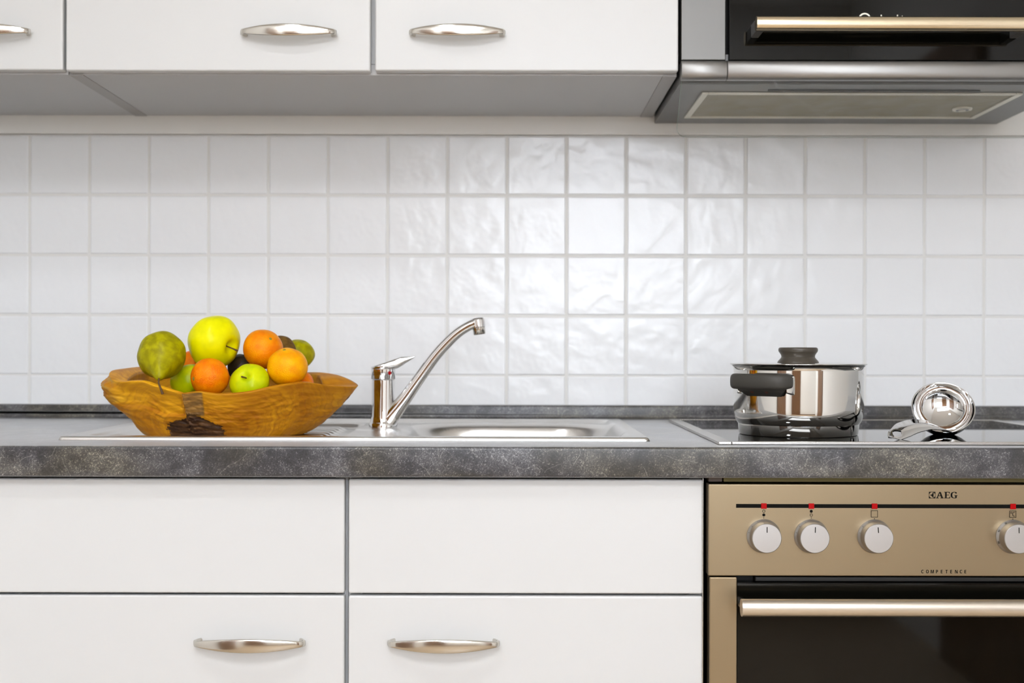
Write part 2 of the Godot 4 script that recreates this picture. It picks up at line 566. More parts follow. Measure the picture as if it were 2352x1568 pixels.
func cabinets() -> void:
	# wall cabinets: grey carcass, white doors
	var zf := 0.342
	var zc := 0.3235
	var yb := 1.4247
	var c := thing("wall_cabinet", Vector3(-0.2065, yb, 0.17), "white double-door wall cabinet with two bow handles over the sink", "wall cabinet", "wall cabinets")
	part(c, "body", rbox(Vector3(-0.6545, yb, 0.0008), Vector3(0.2425, yb + 0.016, zc), 0.0006), M.carcass)
	for x in [-0.6545, 0.2215]:
		part(c, "side_panel", rbox(Vector3(x, yb - 0.0012, 0.0008), Vector3(x + 0.021, 2.15, zc), 0.0006), M.carcass_edge)
	part(c, "centre_stile", rbox(Vector3(-0.222, yb + 0.0165, 0.27), Vector3(-0.187, 2.13, zc), 0.0005), M.carcass)
	part(c, "top_panel", rbox(Vector3(-0.633, 2.13, 0.0008), Vector3(0.221, 2.15, zc), 0.0006), M.carcass)
	var d1 := part(c, "door", rbox(Vector3(-0.6533, 1.4267, zf - 0.018), Vector3(-0.2080, 2.15, zf), 0.0028, 2), M.white)
	handle_on(d1, c, Vector3(-0.3262, 1.4810, zf))
	var d2 := part(c, "door", rbox(Vector3(-0.2011, 1.4275, zf - 0.018), Vector3(0.2424, 2.15, zf), 0.0028, 2), M.white)
	handle_on(d2, c, Vector3(-0.0806, 1.4815, zf))
	c = thing("wall_cabinet", Vector3(-0.88, yb, 0.17), "white single-door wall cabinet at the left edge, cut off by the frame", "wall cabinet", "wall cabinets")
	part(c, "body", rbox(Vector3(-1.107, yb, 0.0008), Vector3(-0.6555, yb + 0.016, zc), 0.0006), M.carcass)
	part(c, "side_panel", rbox(Vector3(-0.6715, yb + 0.0165, 0.0008), Vector3(-0.6555, 2.15, zc), 0.0006), M.carcass_edge)
	part(c, "side_panel", rbox(Vector3(-1.107, yb + 0.0165, 0.0008), Vector3(-1.091, 2.15, zc), 0.0006), M.carcass_edge)
	var d3 := part(c, "door", rbox(Vector3(-1.1065, 1.4275, zf - 0.018), Vector3(-0.6575, 2.15, zf), 0.0028, 2), M.white)
	handle_on(d3, c, Vector3(-0.7715, 1.4815, zf))
	# base cabinets
	zf = 0.600
	for e in [[-1.1055, -0.2072, -0.3272, "white base cabinet under the fruit bowl, handle at its right end"], [-0.2068, 0.2428, -0.0846, "white base cabinet under the sink basin, handle at its left end"]]:
		var xa: float = e[0]
		var xb: float = e[1]
		var b := thing("base_cabinet", Vector3((xa + xb) / 2, 0, 0.3), e[3], "base cabinet", "base cabinets")
		for x in [xa, xb - 0.016]:
			part(b, "side_panel", rbox(Vector3(x, 0.10, 0.02), Vector3(x + 0.016, 0.8605, zf - 0.019), 0.0006), M.carcass)
		part(b, "bottom_panel", rbox(Vector3(xa + 0.017, 0.10, 0.02), Vector3(xb - 0.017, 0.116, zf - 0.019), 0.0006), M.carcass)
		part(b, "rail", rbox(Vector3(xa + 0.017, 0.700, zf - 0.06), Vector3(xb - 0.017, 0.726, zf - 0.0195), 0.0006), M.dark)
		part(b, "rail", rbox(Vector3(xa + 0.017, 0.846, zf - 0.06), Vector3(xb - 0.017, 0.8605, zf - 0.0195), 0.0006), M.dark)
		part(b, "plinth", rbox(Vector3(xa, 0.0, zf - 0.09), Vector3(xb, 0.0995, zf - 0.07), 0.0006), M.carcass)
		var right := xb - 0.0028 if xb < 0 else 0.2402
		part(b, "drawer_front", rbox(Vector3(xa + 0.002, 0.7142, zf - 0.018), Vector3(right, 0.8578, zf), 0.0026, 2), M.white)
		var d := part(b, "door", rbox(Vector3(xa + 0.002, 0.105, zf - 0.018), Vector3(right, 0.7112, zf), 0.0026, 2), M.white)
		handle_on(d, b, Vector3(e[2], 0.6535, zf))
		if xb > 0:
			part(b, "edge_strip", rbox(Vector3(0.2412, 0.105, zf - 0.018), Vector3(0.2424, 0.8585, zf - 0.010), 0.0002), M.steel)

func worktop() -> void:
	var t := thing("worktop", Vector3(0, TOP, 0.31), "long dark slate-patterned worktop with a low upstand along the tiles", "worktop")
	var st := new_st()
	# front strip with rounded nose, back strip, blocks either side of the sink cut-out
	var y0 := 0.8617
	var nose := []
	var r := 0.004
	for k in 7:
		var a := PI / 2 * k / 6.0
		nose.append(Vector2(0.62 - r + r * sin(a), TOP - r + r * cos(a)))
	for k in 7:
		var a := PI / 2 * k / 6.0
		nose.append(Vector2(0.62 - r + r * cos(a), y0 + r - r * sin(a)))
	nose.append(Vector2(0.50, y0))
	nose.push_front(Vector2(0.50, TOP))
	for k in nose.size() - 1:
		var a: Vector2 = nose[k]
		var b: Vector2 = nose[k + 1]
		quad(st, Vector3(XL, a.y, a.x), Vector3(XL, b.y, b.x), Vector3(XR, b.y, b.x), Vector3(XR, a.y, a.x))
	st.set_smooth_group(-1)
	for b in [[XL, 0.02, XR, 0.12], [XL, 0.12, -0.575, 0.50], [0.158, 0.12, XR, 0.50]]:
		var lo := Vector3(b[0], y0, b[1])
		var hi := Vector3(b[2], TOP, b[3])
		quad(st, Vector3(lo.x, hi.y, hi.z), Vector3(hi.x, hi.y, hi.z), Vector3(hi.x, hi.y, lo.z), Vector3(lo.x, hi.y, lo.z))
		quad(st, Vector3(lo.x, lo.y, lo.z), Vector3(hi.x, lo.y, lo.z), Vector3(hi.x, lo.y, hi.z), Vector3(lo.x, lo.y, hi.z))
		quad(st, Vector3(lo.x, lo.y, hi.z), Vector3(hi.x, lo.y, hi.z), Vector3(hi.x, hi.y, hi.z), Vector3(lo.x, hi.y, hi.z))
		quad(st, Vector3(hi.x, lo.y, hi.z), Vector3(hi.x, lo.y, lo.z), Vector3(hi.x, hi.y, lo.z), Vector3(hi.x, hi.y, hi.z))
		quad(st, Vector3(lo.x, lo.y, lo.z), Vector3(lo.x, lo.y, hi.z), Vector3(lo.x, hi.y, hi.z), Vector3(lo.x, hi.y, lo.z))
	quad(st, Vector3(-0.575, y0, 0.50), Vector3(-0.575, TOP, 0.50), Vector3(0.158, TOP, 0.50), Vector3(0.158, y0, 0.50))
	part(t, "slab", done(st), M.slate)
	# upstand with a cove at its foot
	st = new_st()
	var prof := [Vector2(0.001, 0.9245), Vector2(0.017, 0.9245), Vector2(0.0195, 0.9235), Vector2(0.0205, 0.921), Vector2(0.0205, 0.908)]
	for k in 6:
		var a := PI / 2 * k / 5.0
		prof.append(Vector2(0.0285 - 0.008 * cos(a), 0.9082 - 0.008 * sin(a)))
	for k in prof.size() - 1:
		var a: Vector2 = prof[k]
		var b: Vector2 = prof[k + 1]
		quad(st, Vector3(XL, a.y, a.x), Vector3(XL, b.y, b.x), Vector3(XR, b.y, b.x), Vector3(XR, a.y, a.x))
	part(t, "upstand", done(st), M.slate)

# =====================================================================  sink

func _rr(x: float, z: float, x0: float, x1: float, z0: float, z1: float, r: float) -> float:
	# signed distance to a rounded rectangle, negative inside
	var q := Vector2(absf(x - (x0 + x1) / 2) - (x1 - x0) / 2 + r, absf(z - (z0 + z1) / 2) - (z1 - z0) / 2 + r)
	return Vector2(maxf(q.x, 0), maxf(q.y, 0)).length() + minf(maxf(q.x, q.y), 0.0) - r

const SX0 := -0.598
const SX1 := 0.182
const SZ0 := 0.09
const SZ1 := 0.525

func _sink_y(x: float, z: float) -> float:
	var d := -_rr(x, z, SX0, SX1, SZ0, SZ1, 0.006)
	var y := 0.9003 + 0.0050 * sqrt(clampf(d / 0.004, 0.0, 1.0) * (2.0 - clampf(d / 0.004, 0.0, 1.0)))
	# sunk deck inside a raised border
	var deck := _rr(x, z, SX0 + 0.030, SX1 - 0.026, SZ0 + 0.020, SZ1 - 0.022, 0.02)
	y -= 0.0050 * smoothstep(0.004, -0.008, deck)
	# draining board with ribs along x
	var board := _rr(x, z, SX0 + 0.040, -0.235, SZ0 + 0.05, SZ1 - 0.028, 0.03)
	y -= 0.0080 * smoothstep(0.002, -0.007, board)
	var rib := 0.5 + 0.5 * cos(TAU * (z - SZ0) / 0.032)
	y += 0.0050 * smoothstep(-0.024, -0.040, board) * smoothstep(0.25, 0.75, rib)
	# tap ledge, slightly proud
	y += 0.0012 * smoothstep(0.060, 0.045, Vector2(x + 0.1965, (z - 0.26) * 0.8).length())
	# basin
	var b := _rr(x, z, -0.152, 0.152, 0.150, 0.480, 0.085)
	y -= 0.006 * smoothstep(0.012, -0.004, b)
	y -= 0.115 * pow(smoothstep(0.0, -0.045, b), 0.75)
	return y

func sink() -> void:
	var t := thing("inset_sink", Vector3(-0.208, TOP, 0.31), "stainless steel inset sink with ribbed draining board left of the basin", "sink")
	var st := new_st()
	var xs := []
	var zs := []
	for k in 301: xs.append(SX0 + (SX1 - SX0) * k / 300.0)
	for e in [0.0004, 0.0009, 0.0016, 0.0032]: xs.append(SX0 + e); xs.append(SX1 - e)
	xs.sort()
	for k in 171: zs.append(SZ0 + (SZ1 - SZ0) * k / 170.0)
	for e in [0.0004, 0.0009, 0.0016, 0.0032]: zs.append(SZ0 + e); zs.append(SZ1 - e)
	zs.sort()
	var nx := xs.size()
	for z in zs:
		for x in xs:
			st.add_vertex(Vector3(x, _sink_y(x, z), z))
	for j in zs.size() - 1:
		for i in nx - 1:
			var k := j * nx + i
			for q in [k, k + 1, k + nx + 1, k, k + nx + 1, k + nx]: st.add_index(q)
	st.generate_normals()
	part(t, "basin_and_board", st.commit(), M.steel_sink)
	part(t, "drain", lathe([[Vector2(0.030, 0.7795), Vector2(0.030, 0.7815)], [Vector2(0.030, 0.7815), Vector2(0.022, 0.7818), Vector2(0.018, 0.7805), Vector2(0.0, 0.7805)]], 32, Transform3D(Basis(), Vector3(0, 0.0012, 0.315))), M.chrome)

func hob() -> void:
	var x0 := 0.262
	var x1 := 0.8145
	var z0 := 0.078
	var z1 := 0.585
	var t := thing("ceramic_hob", Vector3((x0 + x1) / 2, TOP, (z0 + z1) / 2), "flat black ceramic hob with steel frame let into the worktop", "hob")
	part(t, "glass_plate", rbox(Vector3(x0 + 0.017, TOP + 0.0005, z0 + 0.012), Vector3(x1 - 0.017, TOP + 0.0040, z1 - 0.007), 0.0004), M.hob_glass)
	for b in [[x0, z0, x0 + 0.0168, z1], [x1 - 0.0168, z0, x1, z1], [x0 + 0.017, z0, x1 - 0.017, z0 + 0.0118], [x0 + 0.017, z1 - 0.0068, x1 - 0.017, z1]]:
		part(t, "frame", rbox(Vector3(b[0], TOP + 0.0003, b[1]), Vector3(b[2], TOP + 0.0047, b[3]), 0.0010, 2), M.steel)

# =====================================================================  oven

func oven() -> void:
	var zf := 0.61
	var xl := 0.2456
	var xr := 0.8396
	var t := thing("built_in_oven", Vector3((xl + xr) / 2, 0, 0.32), "brushed steel built-in oven with four knobs and dark glass door", "oven")
	part(t, "housing", rbox(Vector3(xl + 0.012, 0.12, 0.06), Vector3(xr - 0.012, 0.850, 0.574), 0.002), M.dark)
	var seam := part(t, "seam_strip", rbox(Vector3(xl + 0.0195, 0.8560, 0.575), Vector3(xr - 0.012, 0.8612, 0.607), 0.0003), M.seam)
	seam.set_meta("label", "olive strip above the oven panel")
	part(t, "bracket", rbox(Vector3(xl + 0.001, 0.8560, 0.575), Vector3(xl + 0.0175, 0.8612, 0.606), 0.0003), mat(Color(0.30, 0.25, 0.22), 0.6))
	part(t, "control_panel", rbox(Vector3(xl, 0.7389, zf - 0.022), Vector3(xr, 0.8534, zf), 0.0012, 2), M.panel)
	# black indicator line and red lamps
	part(t, "indicator_line", rbox(Vector3(0.2800, 0.82385, zf + 0.0001), Vector3(xr - 0.02, 0.8286, zf + 0.0006), 0.0002), M.print)
	var kx := [0.3146, 0.3738, 0.4526, 0.6253]
	for x in kx:
		part(t, "indicator_light", rbox(Vector3(x - 0.0035, 0.8228, zf + 0.0004), Vector3(x + 0.0035, 0.8297, zf + 0.0016), 0.0004), M.red)
	# printed marks
	var st: SurfaceTool
	var z := zf + 0.0003
	var dots := []
	for e in [[0, true], [1, false]]:
		var x: float = kx[e[0]]
		dots += [[x, 0.8197, 0.0013 if e[1] else 0.0, 0.0019], [x, 0.8150, 0.0 if e[1] else 0.0013, 0.0019], [x, 0.8113, 0.0, 0.0006]]
	dots += [[kx[2], 0.8105, 0.0, 0.0006], [kx[3], 0.8105, 0.0, 0.0006], [kx[3] - 0.0019, 0.8183, 0.0006, 0.0011]]
	for e in dots:
		st = new_st()
		ring_poly(st, Vector2(e[0], e[1]), e[2], e[3], z)
		part(t, "printed_ring" if e[2] > 0.0 else "printed_dot", done(st), M.print)
	for x in [kx[2], kx[3]]:
		st = new_st()
		var o := [Vector2(-1, -1), Vector2(1, -1), Vector2(1, 1), Vector2(-1, 1)]
		for k in 4:
			var p: Vector2 = Vector2(x, 0.8166) + o[k] * 0.0043
			var q: Vector2 = Vector2(x, 0.8166) + o[(k + 1) % 4] * 0.0043
			var p2: Vector2 = Vector2(x, 0.8166) + o[k] * 0.0037
			var q2: Vector2 = Vector2(x, 0.8166) + o[(k + 1) % 4] * 0.0037
			quad(st, Vector3(p.x, p.y, z), Vector3(q.x, q.y, z), Vector3(q2.x, q2.y, z), Vector3(p2.x, p2.y, z))
		part(t, "printed_square", done(st), M.print)
	st = new_st()
	add_text(st, "C", "Droid Sans", 400, 0.0056, kx[3] - 0.0005, 0.8138, z - 0.0001, 0.85)
	part(t, "degree_lettering", st.commit(), M.print)
	# emblem and lettering
	st = new_st()
	var c := Vector2(0.5246, 0.8402)
	var h := 0.0041
	for i in 32:
		var a := Vector2.from_angle(TAU * i / 32)
		var b := Vector2.from_angle(TAU * (i + 1) / 32)
		var pa := c + a * h / maxf(absf(a.x), absf(a.y))
		var pb := c + b * h / maxf(absf(b.x), absf(b.y))
		var qa := c + a * h * 0.90
		var qb := c + b * h * 0.90
		quad(st, Vector3(qa.x, qa.y, z), Vector3(pa.x, pa.y, z), Vector3(pb.x, pb.y, z), Vector3(qb.x, qb.y, z))
	var star := PackedVector2Array()
	for e in [[-0.86, 0.0], [-0.35, -0.12], [0.0, -0.30], [0.22, -0.60], [0.28, -0.88], [0.42, -0.88], [0.42, 0.88], [0.28, 0.88], [0.22, 0.60], [0.0, 0.30], [-0.35, 0.12]]:
		star.append(c + Vector2(e[0], e[1]) * h)
	add_prism(st, star, z - 0.0002, z)
	part(t, "emblem", done(st), M.print)
	st = new_st()
	add_text(st, "AEG", "Droid Serif", 700, 0.0080, 0.5296, 0.8362, z - 0.0001, 1.12, 0.0007)
	part(t, "brand_lettering", st.commit(), M.print)
	st = new_st()
	var pen := 0.5112
	for ch in "COMPETENCE":
		var w := add_text(st, ch, "Droid Sans", 700, 0.0043, pen, 0.7426, z - 0.0001, 0.9)
		pen += 0.00592 if ch != "M" else 0.0066
	part(t, "series_lettering", st.commit(), M.print)
	for i in 4: knob(t, Vector3(kx[i], 0.7886, zf), i)
	# door
	part(t, "vent_gap", rbox(Vector3(xl + 0.012, 0.7290, 0.575), Vector3(xr - 0.012, 0.7388, 0.590), 0.0005), M.dark)
	for s in [[0.2472, 0.2814], [0.8038, 0.8380]]:
		part(t, "door_column", rbox(Vector3(s[0], 0.125, zf - 0.022), Vector3(s[1], 0.7373, zf), 0.0014, 2), M.panel)
	part(t, "door_glass", rbox(Vector3(0.2816, 0.125, zf - 0.022), Vector3(0.8036, 0.7300, zf - 0.0025), 0.0010), M.oven_glass)
	part(t, "door_top_rail", rbox(Vector3(0.305, 0.7302, zf - 0.022), Vector3(0.780, 0.7372, zf - 0.006), 0.002, 2), M.black)
	st = new_st()
	var hy := 0.7085
	var hz := 0.655
	add_tube(st, [Vector3(0.2785, hy, hz), Vector3(0.8067, hy, hz)], [0.0100, 0.0100], [0.0105, 0.0105], Vector3.BACK, 40, 2.3)
	for x in [0.2900, 0.7950]:
		add_tube(st, [Vector3(x, hy - 0.006, zf - 0.003), Vector3(x, hy - 0.005, hz - 0.004)], [0.007, 0.007], [0.004, 0.004], Vector3.RIGHT, 16)
	part(t, "door_handle", done(st), M.bar)

func knob(t: Node3D, at: Vector3, i: int) -> void:
	var turn := Transform3D(Basis(Vector3.RIGHT, PI / 2), at)    # local y becomes +z
	var k := part(t, "knob", lathe([[Vector2(0.0212, 0.0003), Vector2(0.0212, 0.0012)], [Vector2(0.0212, 0.0012), Vector2(0.0189, 0.0042)], [Vector2(0.0189, 0.0042), Vector2(0.0190, 0.0046), Vector2(0.0187, 0.0050)], [Vector2(0.0187, 0.0050), Vector2(0.0184, 0.0070), Vector2(0.0183, 0.0190)], [Vector2(0.0183, 0.0190), Vector2(0.0180, 0.0198), Vector2(0.0174, 0.0202)], [Vector2(0.0174, 0.0202), Vector2(0.0, 0.0204)]], 64, turn), M.alu)
	var st := new_st()
	var lean := [0.0, -0.02, 0.09, 0.03][i] as float
	var o := at + Vector3(0, 0, 0.02045)
	var up := Vector3(-sin(lean), cos(lean), 0)
	var sd := Vector3(cos(lean), sin(lean), 0) * 0.00055
	quad(st, o + up * 0.0072 - sd, o + up * 0.0072 + sd, o + up * 0.0142 + sd, o + up * 0.0142 - sd)
	part(k, "pointer_mark", done(st), M.print)
	# small printed marks round the foot ring
	st = new_st()
	for a in ([2.0, 2.45, 2.9] if i < 3 else [2.1, 2.75, 3.5]):
		var b := Transform3D(Basis(Vector3.BACK, a - PI / 2), at + Vector3(cos(a), sin(a), 0) * 0.0200 + Vector3(0, 0, 0.0029))
		var s := ["1", "2", "3"]
		if i == 3: s = ["50", "100", "150"]
		var st2 := new_st()
		var w := add_text(st2, s[[2.0, 2.45, 2.9].find(a) if i < 3 else [2.1, 2.75, 3.5].find(a)], "Droid Sans", 400, 0.0014 if i < 3 else 0.0021, 0, 0, 0)
		st.append_from(st2.commit(), 0, b * Transform3D(Basis(Vector3.RIGHT, -0.9), Vector3(-w / 2, -0.0007, 0.0013)))
	part(k, "dial_print", st.commit(), M.print)

# =====================================================================  above the hob

func microwave() -> void:
	var zf := 0.342
	var xr := 0.8396
	var t := thing("microwave_oven", Vector3(0.543, 1.445, 0.18), "dark glass fronted built-in microwave with long bar handle, above the hood", "microwave")
	part(t, "housing", rbox(Vector3(0.2480, 1.4465, 0.0010), Vector3(xr, 1.95, zf - 0.022), 0.001), M.dark)
	for s in [[0.2466, 0.3113], [0.7750, 0.8396]]:
		part(t, "side_column", rbox(Vector3(s[0], 1.4442, zf - 0.020), Vector3(s[1], 1.95, zf), 0.0010, 2), M.column)
	var g := part(t, "door_glass", rbox(Vector3(0.3170, 1.4445, zf - 0.019), Vector3(0.7690, 1.95, zf - 0.001), 0.0010), M.oven_glass)
	part(t, "hinge", rbox(Vector3(0.3117, 1.4440, zf - 0.019), Vector3(0.3166, 1.4540, zf - 0.006), 0.0008), M.hood_grey)
	# handle bar on two standoffs
	var st := new_st()
	add_tube(st, [Vector3(0.3475, 1.4862, 0.385), Vector3(0.7385, 1.4862, 0.385)], [0.0095, 0.0095], [0.0103, 0.0103], Vector3.BACK, 40, 2.5)
	part(t, "handle_bar", done(st), M.gold_bar)
	for x in [0.3485, 0.7265]:
		part(t, "standoff", rbox(Vector3(x, 1.4765, zf - 0.0008), Vector3(x + 0.011, 1.4950, 0.3800), 0.001), M.hood_grey)
	# emblem and lettering on the glass, half hidden by the bar
	st = new_st()
	var c := Vector2(0.5149, 1.5044)
	ring_poly(st, c, 0.0070, 0.0092, zf - 0.0006, 40)
	part(t, "emblem_ring", done(st), M.filter_frame)
	st = new_st()
	add_text(st, "B", "Droid Sans", 700, 0.0085, c.x - 0.0031, c.y - 0.0044, zf - 0.0008, 1.0)
	var pen := 0.5265
	for ch in "auknecht":
		pen += add_text(st, ch, "Droid Sans", 700, 0.0083, pen, 1.5020, zf - 0.0008, 0.92, 0.0009)
	part(t, "lettering", st.commit(), M.filter_frame)

func hood() -> void:
	var zf := 0.342
	var xl := 0.2466
	var xr := 0.8396
	var t := thing("extractor_hood", Vector3(0.543, 1.41, 0.18), "flat steel extractor hood with glass visor and mesh filter over the hob", "extractor hood")
	part(t, "underside", rbox(Vector3(xl, 1.4125, 0.0012), Vector3(xr, 1.4430, zf - 0.018), 0.0010), M.hood_grey)
	# rounded steel rail in two pieces
	for s in [[xl, 0.3128], [0.3138, xr]]:
		var st := new_st()
		var pts := []
		var n := 20
		add_tube(st, [Vector3(s[0], 1.4290, zf - 0.004), Vector3(s[0] + 0.0008, 1.4290, zf - 0.004), Vector3(s[1] - 0.0008, 1.4290, zf - 0.004), Vector3(s[1], 1.4290, zf - 0.004)], [0.0110, 0.0118, 0.0118, 0.0110], [0.0136, 0.0143, 0.0143, 0.0136], Vector3.BACK, 48, 2.4)
		part(t, "front_rail", done(st), M.rail)
	part(t, "lamp_cover_edge", rbox(Vector3(0.385, 1.4108, 0.283), Vector3(0.705, 1.4122, 0.2865), 0.0004), M.black)
	# filter: steel frame round an expanded metal sheet, with a latch
	var x0 := 0.288
	var x1 := 0.7760
	var z0 := 0.070
	var z1 := 0.270
	var y := 1.4095
	part(t, "filter_mesh", rbox(Vector3(x0 + 0.010, y + 0.0012, z0 + 0.009), Vector3(x1 - 0.010, y + 0.0028, z1 - 0.006), 0.0004), M.filter)
	for b in [[x0, z0, x0 + 0.0098, z1], [x1 - 0.0098, z0, x1, z1], [x0 + 0.010, z0, x1 - 0.010, z0 + 0.0088], [x0 + 0.010, z1 - 0.0058, x1 - 0.010, z1]]:
		part(t, "filter_frame", rbox(Vector3(b[0], y - 0.0008, b[1]), Vector3(b[2], y + 0.0028, b[3]), 0.0008, 2), M.filter_frame)
	var latch := part(t, "latch", lathe([[Vector2(0.0155, 0.0), Vector2(0.0150, -0.0025), Vector2(0.0115, -0.0030)], [Vector2(0.0115, -0.0030), Vector2(0.0105, -0.0015), Vector2(0.006, -0.0015)], [Vector2(0.006, -0.0015), Vector2(0.0055, -0.004), Vector2(0.0, -0.0042)]], 40, Transform3D(Basis(Vector3.RIGHT, PI), Vector3(0.7265, y + 0.0012, 0.150)) * Transform3D(Basis.from_scale(Vector3(1, -1, -1)), Vector3.ZERO)), M.filter_frame)
	part(latch, "latch_slot", lathe([[Vector2(0.0, -0.0032), Vector2(0.0100, -0.0030)], [Vector2(0.0100, -0.0030), Vector2(0.0100, -0.0010)]], 32, Transform3D(Basis(), Vector3(0.7265, y + 0.0012, 0.150))), M.hood_grey)
	# glass visor sloping back from the rail, its polished edge green
	var top := Vector2(1.4145, 0.342)
	var bot := Vector2(1.3425, 0.281)
	var h := top.distance_to(bot)
	var r := 0.016
	var outline := PackedVector2Array([Vector2(xl, 0.0)])
	for k in 9:
		var a := PI + PI / 2 * k / 8.0
		outline.append(Vector2(xl + r + r * cos(a), -h + r + r * sin(a)))
	outline.append(Vector2(xr + 0.004, -h))
	outline.append(Vector2(xr + 0.004, 0.0))
	var lean := atan2(top.y - bot.y, top.x - bot.x)
	var st := new_st()
	add_prism(st, outline, -0.002, 0.002)
	var visor := part(t, "glass_visor", done(st), M.glass, true)
	visor.transform = Transform3D(Basis(Vector3.RIGHT, lean), Vector3(0, top.x, top.y) - t.position)
	st = new_st()
	for k in outline.size() - 2:
		var a := outline[k]
		var b := outline[k + 1]
		quad(st, Vector3(a.x, a.y, -0.002), Vector3(b.x, b.y, -0.002), Vector3(b.x, b.y, 0.002), Vector3(a.x, a.y, 0.002))
		var na := (b - a).orthogonal().normalized() * 0.0002
		quad(st, Vector3(a.x, a.y, 0.0021), Vector3(b.x, b.y, 0.0021), Vector3(b.x - na.x * 3, b.y - na.y * 3, 0.0021), Vector3(a.x - na.x * 3, a.y - na.y * 3, 0.0021))
	part(visor, "glass_edge", done(st), M.glass_edge, true)

# =====================================================================  tap, pot, ladle

func tap() -> void:
	var x := -0.1965
	var z := 0.26
	var t := thing("mixer_tap", Vector3(x, TOP, z), "chrome single-lever mixer tap with long slanting spout behind the sink", "tap")
	var o := Transform3D(Basis(), Vector3(x, 0, z))
	part(t, "body", lathe([[Vector2(0.0215, 0.9012), Vector2(0.0217, 0.9065), Vector2(0.0205, 0.9085)], [Vector2(0.0205, 0.9085), Vector2(0.0195, 0.9100), Vector2(0.0185, 0.918), Vector2(0.0177, 0.935), Vector2(0.0175, 0.9735)], [Vector2(0.0175, 0.9735), Vector2(0.0170, 0.9742), Vector2(0.0, 0.9742)]], 56, o), M.chrome)
	# lever: a short drum with a wedge-shaped blade drawn out to the right
	var st := new_st()
	add_lathe(st, [[Vector2(0.0, 0.9748), Vector2(0.0178, 0.9748)], [Vector2(0.0178, 0.9748), Vector2(0.0184, 0.9756), Vector2(0.0184, 0.9900)], [Vector2(0.0184, 0.9900), Vector2(0.0170, 0.9930), Vector2(0.0, 0.9935)]], 56, o)
	var n := 30
	var pts := []
	var hw := []
	var hh := []
	for k in n + 1:
		var s := float(k) / n
		var px := lerpf(x - 0.0180, x + 0.0485, s)
		var top := lerpf(0.9935, 1.0096, minf(s / 0.72, 1.0)) + 0.0004 * smoothstep(0.72, 1.0, s)
		var bot := lerpf(0.9870, 0.9905, minf(s / 0.56, 1.0)) if s < 0.56 else lerpf(0.9905, 1.0082, (s - 0.56) / 0.44)
		var half := sqrt(maxf(0.0184 * 0.0184 - pow(px - x, 2.0), 0.000009)) if px < x + 0.006 else lerpf(0.0172, 0.0100, (px - x - 0.006) / 0.0425)
		pts.append(Vector3(px, (top + bot) / 2, z)); hw.append(half); hh.append((top - bot) / 2)
	add_tube(st, pts, hw, hh, Vector3.BACK, 28, 4.0)
	var lever := part(t, "lever", done(st), M.chrome)
	part(lever, "hot_mark", lathe([[Vector2(0.0030, 0.0), Vector2(0.0026, 0.0007), Vector2(0.0, 0.0009)]], 20, Transform3D(Basis(Vector3.RIGHT, PI / 2).rotated(Vector3.UP, 0.66), Vector3(x + 0.0184 * sin(0.66), 0.9845, z + 0.0184 * cos(0.66)))), M.red)
	# spout
	st = new_st()
	var cv := Curve3D.new()
	var keys := [[-0.1905, 0.9105, 0.0125, 0.0140], [-0.184, 0.9180, 0.0112, 0.0130], [-0.1640, 0.9440, 0.0090, 0.0115], [-0.1430, 0.9735, 0.0078, 0.0105], [-0.1180, 1.0080, 0.0073, 0.0100], [-0.0985, 1.0300, 0.0070, 0.0098], [-0.0810, 1.0460, 0.0066, 0.0096], [-0.0640, 1.0565, 0.0064, 0.0095], [-0.0540, 1.0600, 0.0066, 0.0095], [-0.0490, 1.0610, 0.0055, 0.0080]]
	pts = []; hw = []; hh = []
	for k in keys.size() - 1:
		for s in 6:
			var f := s / 6.0
			var a: Array = keys[maxi(k - 1, 0)]
			var b: Array = keys[k]
			var c: Array = keys[k + 1]
			var d: Array = keys[mini(k + 2, keys.size() - 1)]
			var v := []
			for q in 4: v.append(cubic_interpolate(b[q], c[q], a[q], d[q], f))
			pts.append(Vector3(v[0], v[1], z + 0.004 + 0.012 * (v[0] + 0.19) / 0.14)); hh.append(v[2] * 1.15); hw.append(v[3])
	add_tube(st, pts, hw, hh, Vector3.BACK, 32, 2.6)
	var spout := part(t, "spout", done(st), M.chrome)
	var head := Transform3D(Basis(Vector3.BACK, 0.14), Vector3(-0.0490, 1.0430, z + 0.016))
	part(spout, "spout_head", lathe([[Vector2(0.0096, 0.0105), Vector2(0.0103, 0.0113)], [Vector2(0.0103, 0.0113), Vector2(0.0105, 0.0180), Vector2(0.0100, 0.0225)], [Vector2(0.0100, 0.0225), Vector2(0.0088, 0.0250), Vector2(0.0, 0.0258)]], 40, head), M.chrome)
	part(spout, "aerator", lathe([[Vector2(0.0, 0.0004), Vector2(0.0075, 0.0004)], [Vector2(0.0075, 0.0004), Vector2(0.0080, 0.0)], [Vector2(0.0080, 0.0), Vector2(0.0092, 0.0008), Vector2(0.0095, 0.0104)], [Vector2(0.0095, 0.0104), Vector2(0.0, 0.0104)]], 40, head), M.nickel)

